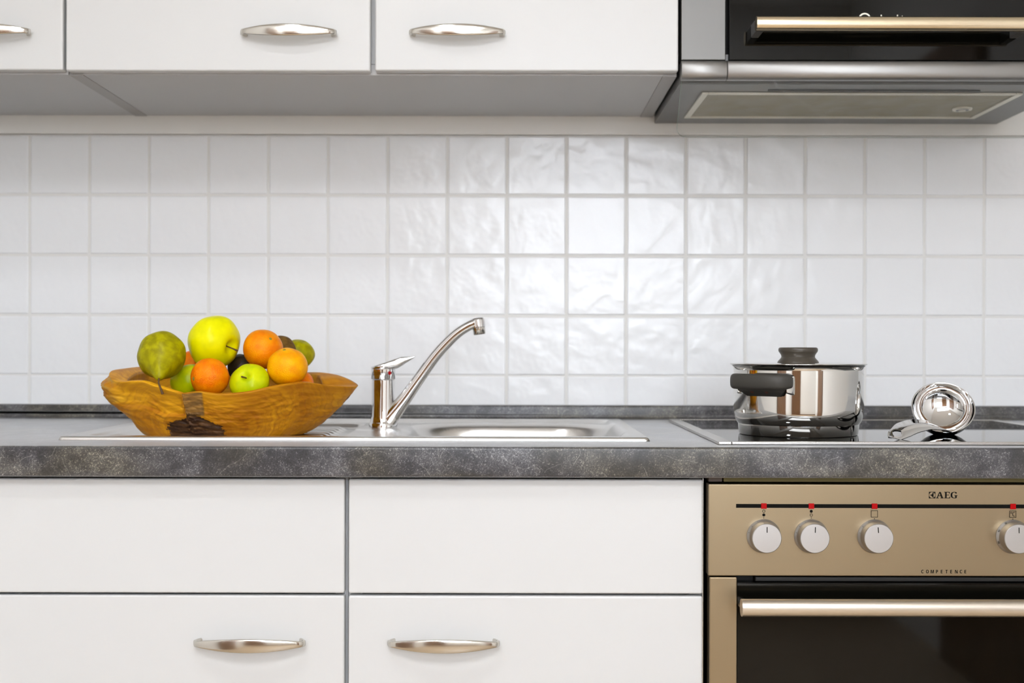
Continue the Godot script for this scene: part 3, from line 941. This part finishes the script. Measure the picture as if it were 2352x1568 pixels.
func pot() -> void:
	var c := Vector3(0.3977, TOP + 0.0042, 0.432)
	var o := Transform3D(Basis(), Vector3(c.x, c.y, c.z))
	var t := thing("cooking_pot", c, "polished steel cooking pot with dark side handles on the hob", "cooking pot")
	var R := 0.0885
	part(t, "body", lathe([
		[Vector2(0.0, 0.0002), Vector2(0.0800, 0.0002)], [Vector2(0.0800, 0.0002), Vector2(0.0808, 0.0010), Vector2(0.0825, 0.0150)], [Vector2(0.0825, 0.0150), Vector2(0.0832, 0.0158)],
		[Vector2(0.0832, 0.0158), Vector2(0.0855, 0.0195), Vector2(0.0872, 0.0245), Vector2(0.0882, 0.0305), Vector2(R, 0.0360), Vector2(R, 0.0890)],
		[Vector2(R, 0.0890), Vector2(0.0890, 0.0930), Vector2(0.0910, 0.0948), Vector2(0.0918, 0.0954)], [Vector2(0.0918, 0.0954), Vector2(0.0905, 0.0958), Vector2(0.0872, 0.0940)], [Vector2(0.0872, 0.0940), Vector2(0.0870, 0.03)], [Vector2(0.0870, 0.03), Vector2(0.0, 0.0285)]], 128, o), M.polished)
	for az in [-0.72, PI - 0.72]:
		var out := Vector3(sin(az), 0, cos(az))
		var sd := Vector3(cos(az), 0, -sin(az))
		# plastic grip: a swept arc, thick above and bevelled underneath
		var st := new_st()
		var n := 24
		var pts := []
		var hw := []
		var hh := []
		for k in n + 1:
			var s := lerpf(-1.0, 1.0, float(k) / n)
			var reach := R + 0.006 + 0.021 * sqrt(maxf(0.0, 1.0 - pow(absf(s), 3.2)))
			pts.append(c + out * reach + sd * s * 0.0385 + Vector3(0, 0.0745, 0))
			hw.append(0.0105 if absf(s) < 0.95 else 0.0085); hh.append(0.0085 if absf(s) < 0.95 else 0.007)
		add_tube(st, pts, hw, hh, Vector3.UP, 20, 3.0)
		# inner web that slopes down to the bracket
		for k in n:
			var s0 := lerpf(-1.0, 1.0, float(k) / n)
			var s1 := lerpf(-1.0, 1.0, float(k + 1) / n)
			var q := []
			for s in [s0, s1]:
				var reach := R + 0.006 + 0.021 * sqrt(maxf(0.0, 1.0 - pow(absf(s), 3.2)))
				q.append([c + out * (reach + 0.0078) + sd * s * 0.0400 + Vector3(0, 0.0690, 0), c + out * (R + 0.004) + sd * s * 0.0260 + Vector3(0, 0.0545, 0), c + out * (R + 0.002) + sd * s * 0.0385 + Vector3(0, 0.0830, 0)])
			quad(st, q[0][1], q[1][1], q[1][0], q[0][0])
			quad(st, q[0][2], q[0][0], q[1][0], q[1][2])
			quad(st, q[0][1], q[0][2], q[1][2], q[1][1])
		var grip := part(t, "side_handle", done(st), M.rubber)
		for s in [-0.011, 0.011]:
			var dir := (out * 0.62 + Vector3(0, -0.78, 0)).normalized()
			var bs := Basis(sd, dir, sd.cross(dir))
			part(grip, "screw", lathe([[Vector2(0.0026, 0.0), Vector2(0.0026, 0.0012)], [Vector2(0.0026, 0.0012), Vector2(0.0, 0.0012)]], 16, Transform3D(bs, c + out * (R + 0.0165) + sd * s + Vector3(0, 0.0612, 0))), mat(Color(0.36, 0.22, 0.17), 0.4))
		for s in [-1.0, 1.0]:
			st = new_st()
			var p = c + out * (R - 0.003) + sd * s * 0.0395 + Vector3(0, 0.0690, 0)
			add_tube(st, [p, p + out * 0.008, p + out * 0.0125 - sd * s * 0.004], [0.0125, 0.0115, 0.0095], [0.0016, 0.0016, 0.0016], Vector3.UP, 14, 4.0)
			part(t, "handle_bracket", done(st), M.polished)
	var l := thing("pot_lid", c + Vector3(0, 0.0962, 0), "flat steel pot lid with a dark waisted knob on top of the pot", "pot lid")
	var lo := Transform3D(Basis(), l.position)
	part(l, "disc", lathe([[Vector2(0.0, -0.0005), Vector2(0.0860, -0.0003)], [Vector2(0.0860, -0.0003), Vector2(0.0935, 0.0004), Vector2(0.0938, 0.0010), Vector2(0.0930, 0.0016)], [Vector2(0.0930, 0.0016), Vector2(0.0850, 0.0016), Vector2(0.0780, 0.0022), Vector2(0.0, 0.0026)]], 128, lo), M.polished)
	part(l, "knob", lathe([[Vector2(0.0285, 0.0024), Vector2(0.0275, 0.0048), Vector2(0.0240, 0.0086), Vector2(0.0228, 0.0106)], [Vector2(0.0228, 0.0106), Vector2(0.0232, 0.0130), Vector2(0.0250, 0.0160), Vector2(0.0264, 0.0178)], [Vector2(0.0264, 0.0178), Vector2(0.0270, 0.0195), Vector2(0.0268, 0.0220), Vector2(0.0258, 0.0233)], [Vector2(0.0258, 0.0233), Vector2(0.0240, 0.0239), Vector2(0.0, 0.0240)]], 72, lo), M.bakelite)

func ladle() -> void:
	var c := Vector3(0.5995, 0.9412, 0.432)       # centre of the opening
	var n := Vector3(-0.16, 0.60, 0.78).normalized()
	var r := 0.0420
	var t := thing("soup_ladle", Vector3(0.57, TOP + 0.004, 0.47), "shiny steel ladle lying on the hob, its bowl facing forward", "ladle")
	var right := Vector3.UP.cross(n).normalized()
	var up := n.cross(right)
	var xf := Transform3D(Basis(right, n, right.cross(n)), c)
	var outer := []
	var inner := []
	var dd := 0.82
	for k in 15:
		var a := PI / 2 * k / 14.0
		outer.append(Vector2(r * sin(a), -r * dd * cos(a)))
		inner.append(Vector2((r - 0.0013) * cos(a), -(r - 0.0013) * dd * sin(a)))
	var rim := [Vector2(r, 0), Vector2(r + 0.0005, 0.0007), Vector2(r - 0.0006, 0.0012), Vector2(r - 0.0013, 0.0)]
	part(t, "bowl", lathe([outer, rim, inner], 96, xf), M.chrome)
	# handle: a broad strip from the low side of the rim, arching forward and down to the hob; a hanging hole near its end
	var y := TOP + 0.0046
	var keys := [Vector3(0.5960, 0.9085, 0.4600), Vector3(0.5820, 0.9150, 0.4690), Vector3(0.5620, 0.9195, 0.4820), Vector3(0.5400, 0.9190, 0.4980), Vector3(0.5200, 0.9150, 0.5150), Vector3(0.5020, y + 0.0040, 0.5330), Vector3(0.4930, y + 0.0015, 0.5420)]
	var wid := [0.0070, 0.0085, 0.0105, 0.0125, 0.0130, 0.0100, 0.0035]
	var m := 40
	var left := []
	var rgt := []
	var mid := []
	for k in m + 1:
		var f := float(k) / m * (keys.size() - 1)
		var i := mini(int(f), keys.size() - 2)
		var g := f - i
		var p: Vector3 = keys[i].cubic_interpolate(keys[i + 1], keys[maxi(i - 1, 0)], keys[mini(i + 2, keys.size() - 1)], g)
		var w: float = lerpf(wid[i], wid[i + 1], smoothstep(0.0, 1.0, g))
		var dir: Vector3 = (keys[i + 1] - keys[i]).normalized()
		var s := (dir.cross(Vector3.UP).normalized() + Vector3.UP * 0.65 * smoothstep(0.0, 0.3, float(k) / m) * smoothstep(1.0, 0.82, float(k) / m)).normalized()
		mid.append(p)
		left.append(p - s * w)
		rgt.append(p + s * w)
	var st := new_st()
	var th := Vector3(0, 0.0016, 0)
	var hole := 32
	for k in m:
		for e in [[left, mid, 0], [mid, rgt, 1]]:
			var a: Vector3 = e[0][k]
			var b: Vector3 = e[1][k]
			var c2: Vector3 = e[1][k + 1]
			var d: Vector3 = e[0][k + 1]
			if k >= hole - 3 and k <= hole + 2:      # open a lens-shaped hole along the middle
				var f0 := 0.62 * sin(PI * (k - hole + 3) / 6.0)
				var f1 := 0.62 * sin(PI * (k - hole + 4) / 6.0)
				if e[2] == 0:
					b = b.lerp(a, f0); c2 = c2.lerp(d, f1)
				else:
					a = a.lerp(b, f0); d = d.lerp(c2, f1)
			quad(st, a + th, d + th, c2 + th, b + th)
			quad(st, a, b, c2, d)
			if e[2] == 0: quad(st, a, d, d + th, a + th)
			else: quad(st, b, b + th, c2 + th, c2)
	part(t, "handle", done(st), M.chrome)

# =====================================================================  bowl and fruit

func bowl() -> void:
	var c := Vector3(-0.413, 0.8980, 0.370)
	var t := thing("fruit_bowl", Vector3(c.x, TOP, c.z), "carved brown root-wood bowl full of fruit on the draining board", "bowl")
	# rim outline from the pointed right end round the front: x, y, z, wall thickness
	var rim := [[-0.2235, 0.9672, 0.355, 0.050], [-0.2520, 0.9690, 0.410, 0.030], [-0.2797, 0.9745, 0.450, 0.018], [-0.2972, 0.9730, 0.466, 0.014], [-0.3206, 0.9693, 0.484, 0.011], [-0.3542, 0.9621, 0.498, 0.010], [-0.3896, 0.9598, 0.505, 0.010], [-0.4169, 0.9625, 0.5065, 0.010], [-0.4383, 0.9605, 0.5060, 0.010], [-0.4432, 0.9615, 0.5035, 0.010], [-0.4776, 0.9704, 0.491, 0.011], [-0.5044, 0.9764, 0.476, 0.012], [-0.5446, 0.9750, 0.445, 0.016], [-0.5660, 0.9820, 0.412, 0.026], [-0.5765, 0.9885, 0.370, 0.034], [-0.5740, 0.9910, 0.330, 0.034], [-0.5600, 0.9925, 0.280, 0.024], [-0.5050, 0.9900, 0.240, 0.014], [-0.4200, 0.9850, 0.226, 0.012], [-0.3400, 0.9830, 0.240, 0.012], [-0.2800, 0.9840, 0.285, 0.018], [-0.2480, 0.9790, 0.320, 0.034]]
	var nr := rim.size()
	var bump := noise(9.0, 41, 3)
	var chip := noise(42.0, 43, 2, FastNoiseLite.TYPE_CELLULAR)
	var rim_at := func(u: float) -> Array:
		var f := fposmod(u, 1.0) * nr
		var i := int(f) % nr
		var g := f - floorf(f)
		var v := []
		for q in 4: v.append(cubic_interpolate(rim[i][q], rim[(i + 1) % nr][q], rim[(i + nr - 1) % nr][q], rim[(i + 2) % nr][q], g))
		return v
	var at := func(u: float, v: float) -> Vector3:
		var q: Array = rim_at.call(u)
		var top := Vector3(q[0], q[1], q[2])
		var flat := Vector2(top.x - c.x, top.z - c.z)
		var a := flat.angle()
		var dir := flat.normalized()
		var rb := 1.0 / sqrt(pow(cos(a) / 0.109, 2.0) + pow(sin(a) / 0.098, 2.0))
		var rt := flat.length()
		var p: Vector3
		if v <= 0.04:                                  # underside
			var s := v / 0.04
			p = Vector3(c.x + dir.x * rb * s, c.y, c.z + dir.y * rb * s)
		elif v <= 0.5:                                 # outside wall
			var s := (v - 0.04) / 0.46
			var rr := rb + (rt - rb) * pow(s, 0.66)
			var left := smoothstep(0.52, 0.60, u) * smoothstep(0.78, 0.72, u)
			rr += left * 0.018 * smoothstep(0.25, 0.62, s) * smoothstep(1.0, 0.80, s)
			rr += bump.get_noise_2d(u * 3.0, v * 2.0) * 0.0022 * sin(PI * s)
			rr += left * 0.0060 * (chip.get_noise_2d(u * 1.2, v * 0.8) + 0.5) * smoothstep(0.3, 0.6, s) * smoothstep(1.0, 0.92, s)
			# a hollow of bark low on the front and the groove above it
			var hol := smoothstep(-0.05, 0.12, hollow(u, s, 0.25 * bump.get_noise_2d(u * 9.0, s * 1.2)))
			rr -= hol * (0.0065 + 0.0065 * chip.get_noise_2d(u * 0.9, v * 0.6 + 2.0))
			var strip := smoothstep(0.306, 0.314, u) * smoothstep(0.396, 0.388, u) * smoothstep(0.40, 0.50, s)
			rr -= strip * (0.0022 + 0.0015 * chip.get_noise_2d(u, v))
			# the upper facet on the left front is carved back
			var fac := smoothstep(0.40, 0.415, u) * smoothstep(0.56, 0.545, u)
			var line := 0.52 + 0.06 * sin(u * 38.0)
			rr -= fac * 0.004 * smoothstep(line - 0.03, line + 0.03, s) * smoothstep(1.0, 0.8, s)
			p = Vector3(c.x + dir.x * rr, lerpf(c.y, top.y, s), c.z + dir.y * rr)
		elif v <= 0.6:                                 # rim
			var s := (v - 0.5) / 0.1
			var rr: float = rt - q[3] * s
			p = Vector3(c.x + dir.x * rr, top.y + 0.0022 * sin(PI * s) - 0.10 * q[3] * s, c.z + dir.y * rr)
		else:                                          # inside
			var s := (v - 0.6) / 0.4
			var ri: float = rt - q[3]
			var rr := ri * (1.0 - pow(s, 1.9))
			p = Vector3(c.x + dir.x * rr, lerpf(top.y - 0.10 * q[3], 0.9085, pow(s, 0.7)), c.z + dir.y * rr)
		return p
	var st := new_st()
	grid(st, 420, 130, at, true)
	part(t, "shell", done(st), bowl_wood())

# above 0 inside the bark hollow low on the bowl's front
func hollow(u: float, s: float, ragged: float) -> float:
	var w := 0.100 - 0.05 * smoothstep(0.25, 0.55, s)
	return 1.0 - pow(absf(u - 0.3625) / w, 2.6) - pow(s / 0.56, 3.0) + ragged

func bowl_wood() -> StandardMaterial3D:
	var bump := noise(9.0, 41, 3)
	var w := 1536
	var h := 640
	var big := noise(0.0042, 61, 3)
	var fine := noise(0.022, 62, 4)
	var px := PackedByteArray()
	px.resize(w * h * 3)
	for y in h:
		var v := (y + 0.5) / h
		var s := (v - 0.04) / 0.46
		for x in w:
			var u := (x + 0.5) / w
			var b := big.get_noise_2d(x, y * 1.3)
			var f := fine.get_noise_2d(x * 0.35, y * 1.6)
			# growth rings round a knot near the hollow
			var du := (u - 0.355) * 6.0
			var ring := sqrt(du * du + pow((s - 0.12) * 1.25, 2.0)) + 0.10 * b
			var line := pow(0.5 + 0.5 * sin(ring * 74.0 + 5.0 * b), 5.0)
			var streak := fine.get_noise_2d(ring * 420.0, x * 0.10)
			var k := 0.44 + 0.36 * b + 0.16 * f + 0.20 * streak - 0.17 * line * (0.6 + b)
			k += 0.30 * smoothstep(0.40, 0.42, u) * smoothstep(0.58, 0.55, u) * smoothstep(0.0, 0.06, s - 0.52 - 0.06 * sin(u * 38.0))
			k += 0.22 * smoothstep(0.55, 0.62, u) * smoothstep(0.80, 0.72, u)
			k += 0.10 * smoothstep(0.95, 1.0, s)
			k = clampf(k, 0.0, 1.0)
			var col := Color(0.58, 0.325, 0.02).lerp(Color(0.93, 0.68, 0.10), k)
			if v < 0.5:
				var grey := smoothstep(0.52, 0.62, u) * smoothstep(0.80, 0.74, u) * clampf(0.35 + 1.5 * f + b, 0.0, 0.8)
				col = col.lerp(Color(0.72, 0.60, 0.40), grey)
				var hol := smoothstep(-0.02, 0.06, hollow(u, s, 0.25 * bump.get_noise_2d(u * 9.0, s * 1.2) + 0.12 * f))
				col = col.lerp(Color(0.22, 0.14, 0.085).lerp(Color(0.42, 0.29, 0.17), clampf(0.35 + 1.1 * f, 0.0, 1.0)), hol)
				var strip := smoothstep(0.307, 0.313, u) * smoothstep(0.394, 0.388, u) * smoothstep(0.46, 0.54, s)
				col = col.lerp(Color(0.40, 0.30, 0.19).lerp(Color(0.62, 0.46, 0.25), clampf(0.5 + 1.2 * f + 0.6 * (s - 0.75), 0.0, 1.0)), strip * 0.85)
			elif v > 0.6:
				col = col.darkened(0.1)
			var i := (y * w + x) * 3
			px[i] = int(clampf(col.r, 0, 1) * 255)
			px[i + 1] = int(clampf(col.g, 0, 1) * 255)
			px[i + 2] = int(clampf(col.b, 0, 1) * 255)
	var m := mat(Color.WHITE, 0.48, 0.0, 0.3)
	m.albedo_texture = ImageTexture.create_from_image(Image.create_from_data(w, h, false, Image.FORMAT_RGB8, px))
	return m

func skin(a: Color, b: Color, freq: float, sd: int, rough: float, bump := 0.0, bump_freq := 0.08) -> StandardMaterial3D:
	var m := triplanar(mat(Color.WHITE, rough), Vector3.ONE * 9.0, false)
	m.metallic_specular = 0.27
	m.albedo_texture = noise_tex(freq, sd, 4, 256, false, 1.0, ramp([[0.25, a], [0.75, b]]))
	if bump > 0.0:
		m.normal_enabled = true
		m.normal_texture = noise_tex(bump_freq, sd + 1, 2, 256, true, 6.0)
		m.normal_scale = bump
	return m

# surface of revolution about +y given as radius against polar angle, with a slight unevenness
func fruit_mesh(r: float, f: Callable, sd: int, wob := 0.02) -> ArrayMesh:
	var nz := noise(0.55, sd, 1)
	var st := new_st()
	grid(st, 64, 44, func(u: float, v: float) -> Vector3:
		var a := u * TAU
		var e: Vector2 = f.call(v)
		var k := 1.0 + wob * nz.get_noise_3d(cos(a) * e.x * 2.0, e.y * 2.0, sin(a) * e.x * 2.0)
		return Vector3(cos(a) * e.x, e.y, sin(a) * e.x) * r * k, true)
	return done(st)

func apple_curve(v: float) -> Vector2:           # stem end up
	var t := PI * v                                 # from the bottom
	var d := sin(t)
	var y := -cos(t) * 0.90
	y += -0.30 * exp(-pow(d / 0.22, 2.0)) if v > 0.5 else 0.18 * exp(-pow(d / 0.20, 2.0))
	return Vector2(d * (1.0 + 0.06 * sin(2.0 * (t - PI / 2))), y)

func orange_curve(v: float) -> Vector2:
	var t := PI * v
	return Vector2(sin(t), -cos(t) * 0.95 + (-0.035 if v > 0.5 else 0.0) * exp(-pow(sin(t) / 0.12, 2.0)))

func pear_curve(v: float) -> Vector2:            # neck up
	var t := PI * v
	var y := -cos(t)
	var x := sin(t)
	if y > 0.0:
		var s := y
		return Vector2(lerpf(x, 0.36 * sqrt(maxf(0.0, 1.0 - pow(s, 4.0))), smoothstep(0.15, 0.95, s)) if s < 0.999 else 0.0, s * 1.78)
	return Vector2(x, y * 0.95)

func aim(axis: Vector3) -> Basis:
	var y := axis.normalized()
	var x := y.cross(Vector3.BACK)
	if x.length() < 0.1: x = y.cross(Vector3.RIGHT)
	x = x.normalized()
	return Basis(x, y, x.cross(y))

func place(called: String, c: Vector3, axis: Vector3, mesh: ArrayMesh, m: Material, label: String, category: String, group: String) -> Node3D:
	var t := thing(called, c, label, category, group)
	t.basis = aim(axis)
	part(t, "flesh" if called == "none" else "skin", mesh, m, true)
	return t

func stem(t: Node3D, pts: Array, r: float) -> void:
	var st := new_st()
	var w := []
	for k in pts.size(): w.append(r * (1.0 + 0.5 * (1.0 if k == pts.size() - 1 else 0.0)))
	add_tube(st, pts, w, w, Vector3.RIGHT if absf((pts[-1] - pts[0]).normalized().x) < 0.8 else Vector3.UP, 8)
	part(t, "stem", done(st), mat(Color(0.36, 0.25, 0.10), 0.7), true)

func navel(t: Node3D, y: float, r := 0.0028) -> void:
	var runs := [[Vector2(r * 1.25, y - 0.0004), Vector2(r, y + 0.0004), Vector2(r * 0.4, y + 0.0009), Vector2(0.0, y + 0.0004)]]
	part(t, "stem_scar", lathe(runs, 9), mat(Color(0.55, 0.52, 0.18), 0.7), true)

func fruit() -> void:
	var G := "fruit heaped in the wooden bowl"
	var pear := skin(Color(0.56, 0.53, 0.0), Color(0.68, 0.65, 0.0), 0.03, 71, 0.38)
	var yellow := skin(Color(0.88, 0.87, 0.0), Color(0.95, 0.93, 0.0), 0.008, 72, 0.3)
	var green := skin(Color(0.70, 0.78, 0.0), Color(0.82, 0.85, 0.02), 0.012, 73, 0.28)
	var orange := skin(Color(0.93, 0.50, 0.0), Color(0.97, 0.60, 0.0), 0.02, 74, 0.36, 0.22, 0.22)
	var light_orange := skin(Color(0.97, 0.62, 0.0), Color(1.0, 0.71, 0.0), 0.02, 75, 0.36, 0.22, 0.22)
	var red_orange := skin(Color(0.94, 0.46, 0.0), Color(0.97, 0.55, 0.0), 0.02, 76, 0.36, 0.22, 0.22)
	var russet := skin(Color(0.34, 0.24, 0.10), Color(0.46, 0.34, 0.14), 0.03, 77, 0.5)
	var dark := skin(Color(0.16, 0.13, 0.09), Color(0.24, 0.19, 0.12), 0.03, 78, 0.4)
	var t: Node3D
	var ax := Vector3(0.010, -0.036, 0.052)
	t = place("pear", Vector3(-0.4843, 1.0128, 0.4402), ax, fruit_mesh(0.0325, pear_curve, 5, 0.035), pear, "olive green pear with its neck and stem pointing forward, leftmost fruit", "pear", G)
	stem(t, [Vector3(0, 0.0555, 0), Vector3(0.0, 0.0655, -0.0005), Vector3(-0.001, 0.0715, -0.0045), Vector3(-0.002, 0.0775, -0.0125)], 0.0013)
	t = place("apple", Vector3(-0.4236, 1.0300, 0.3970), Vector3(1.0, -0.25, 0.48), fruit_mesh(0.0385, apple_curve, 6, 0.03), yellow, "large bright yellow apple lying on its side on top of the heap", "apple", G)
	stem(t, [Vector3(0, 0.0220, 0), Vector3(0.001, 0.034, 0.001), Vector3(0.002, 0.0470, 0.004)], 0.0010)
	t = place("orange", Vector3(-0.3524, 1.0204, 0.3995), Vector3(0.52, 0.55, 0.66), fruit_mesh(0.0284, orange_curve, 7), orange, "orange with its stem scar showing, high in the heap beside the yellow apple", "orange", G)
	navel(t, 0.0259)
	t = place("orange", Vector3(-0.3120, 0.9952, 0.4335), Vector3(-0.1, 0.95, 0.35), fruit_mesh(0.0282, orange_curve, 8), light_orange, "pale flattened orange resting on the right rim of the bowl", "orange", G)
	navel(t, 0.0261, 0.0018)
	t = place("orange", Vector3(-0.4145, 0.9814, 0.4550), Vector3(-0.72, -0.05, 0.70), fruit_mesh(0.0269, orange_curve, 9), red_orange, "small orange at the front centre with its scar turned left", "orange", G)
	navel(t, 0.0246)
	t = place("apple", Vector3(-0.3600, 0.9729, 0.4497), Vector3(-0.12, 0.50, 0.86), fruit_mesh(0.0272, apple_curve, 10, 0.03), green, "yellow-green apple at the front with its stem facing forward", "apple", G)
	stem(t, [Vector3(0, 0.0140, 0), Vector3(-0.001, 0.0200, 0.001), Vector3(-0.004, 0.0270, 0.003)], 0.0009)
	t = place("apple", Vector3(-0.4570, 0.9725, 0.3940), Vector3(-0.4, 0.6, -0.6), fruit_mesh(0.0268, apple_curve, 11, 0.03), green, "yellow-green apple tucked between the front pear and the small orange", "apple", G)
	t = place("pear", Vector3(-0.3184, 1.0123, 0.3038), Vector3(-0.2, -0.7, -0.3), fruit_mesh(0.0234, orange_curve, 12, 0.05), pear, "green pear at the back right of the heap behind the pale orange", "pear", G)
	t = place("pear", Vector3(-0.3376, 1.0201, 0.3443), Vector3(-0.2, -0.7, -0.3), fruit_mesh(0.0216, orange_curve, 13, 0.05), russet, "brown russet pear peeping out behind the upper orange", "pear", G)
	t = place("orange", Vector3(-0.4658, 0.9952, 0.3400), Vector3(0, 1, 0), fruit_mesh(0.0242, orange_curve, 14), red_orange, "reddish orange half hidden between the front pear and the yellow apple", "orange", G)
	t = place("orange", Vector3(-0.3046, 0.9699, 0.3883), Vector3(0, 1, 0), fruit_mesh(0.0223, orange_curve, 15), red_orange, "reddish orange almost hidden under the pale orange at the right rim", "orange", G)
	t = place("pear", Vector3(-0.3907, 0.9936, 0.3601), Vector3(0, -1, 0.1), fruit_mesh(0.0208, orange_curve, 16, 0.05), dark, "dark brown pear in the gap under the yellow apple", "pear", G)
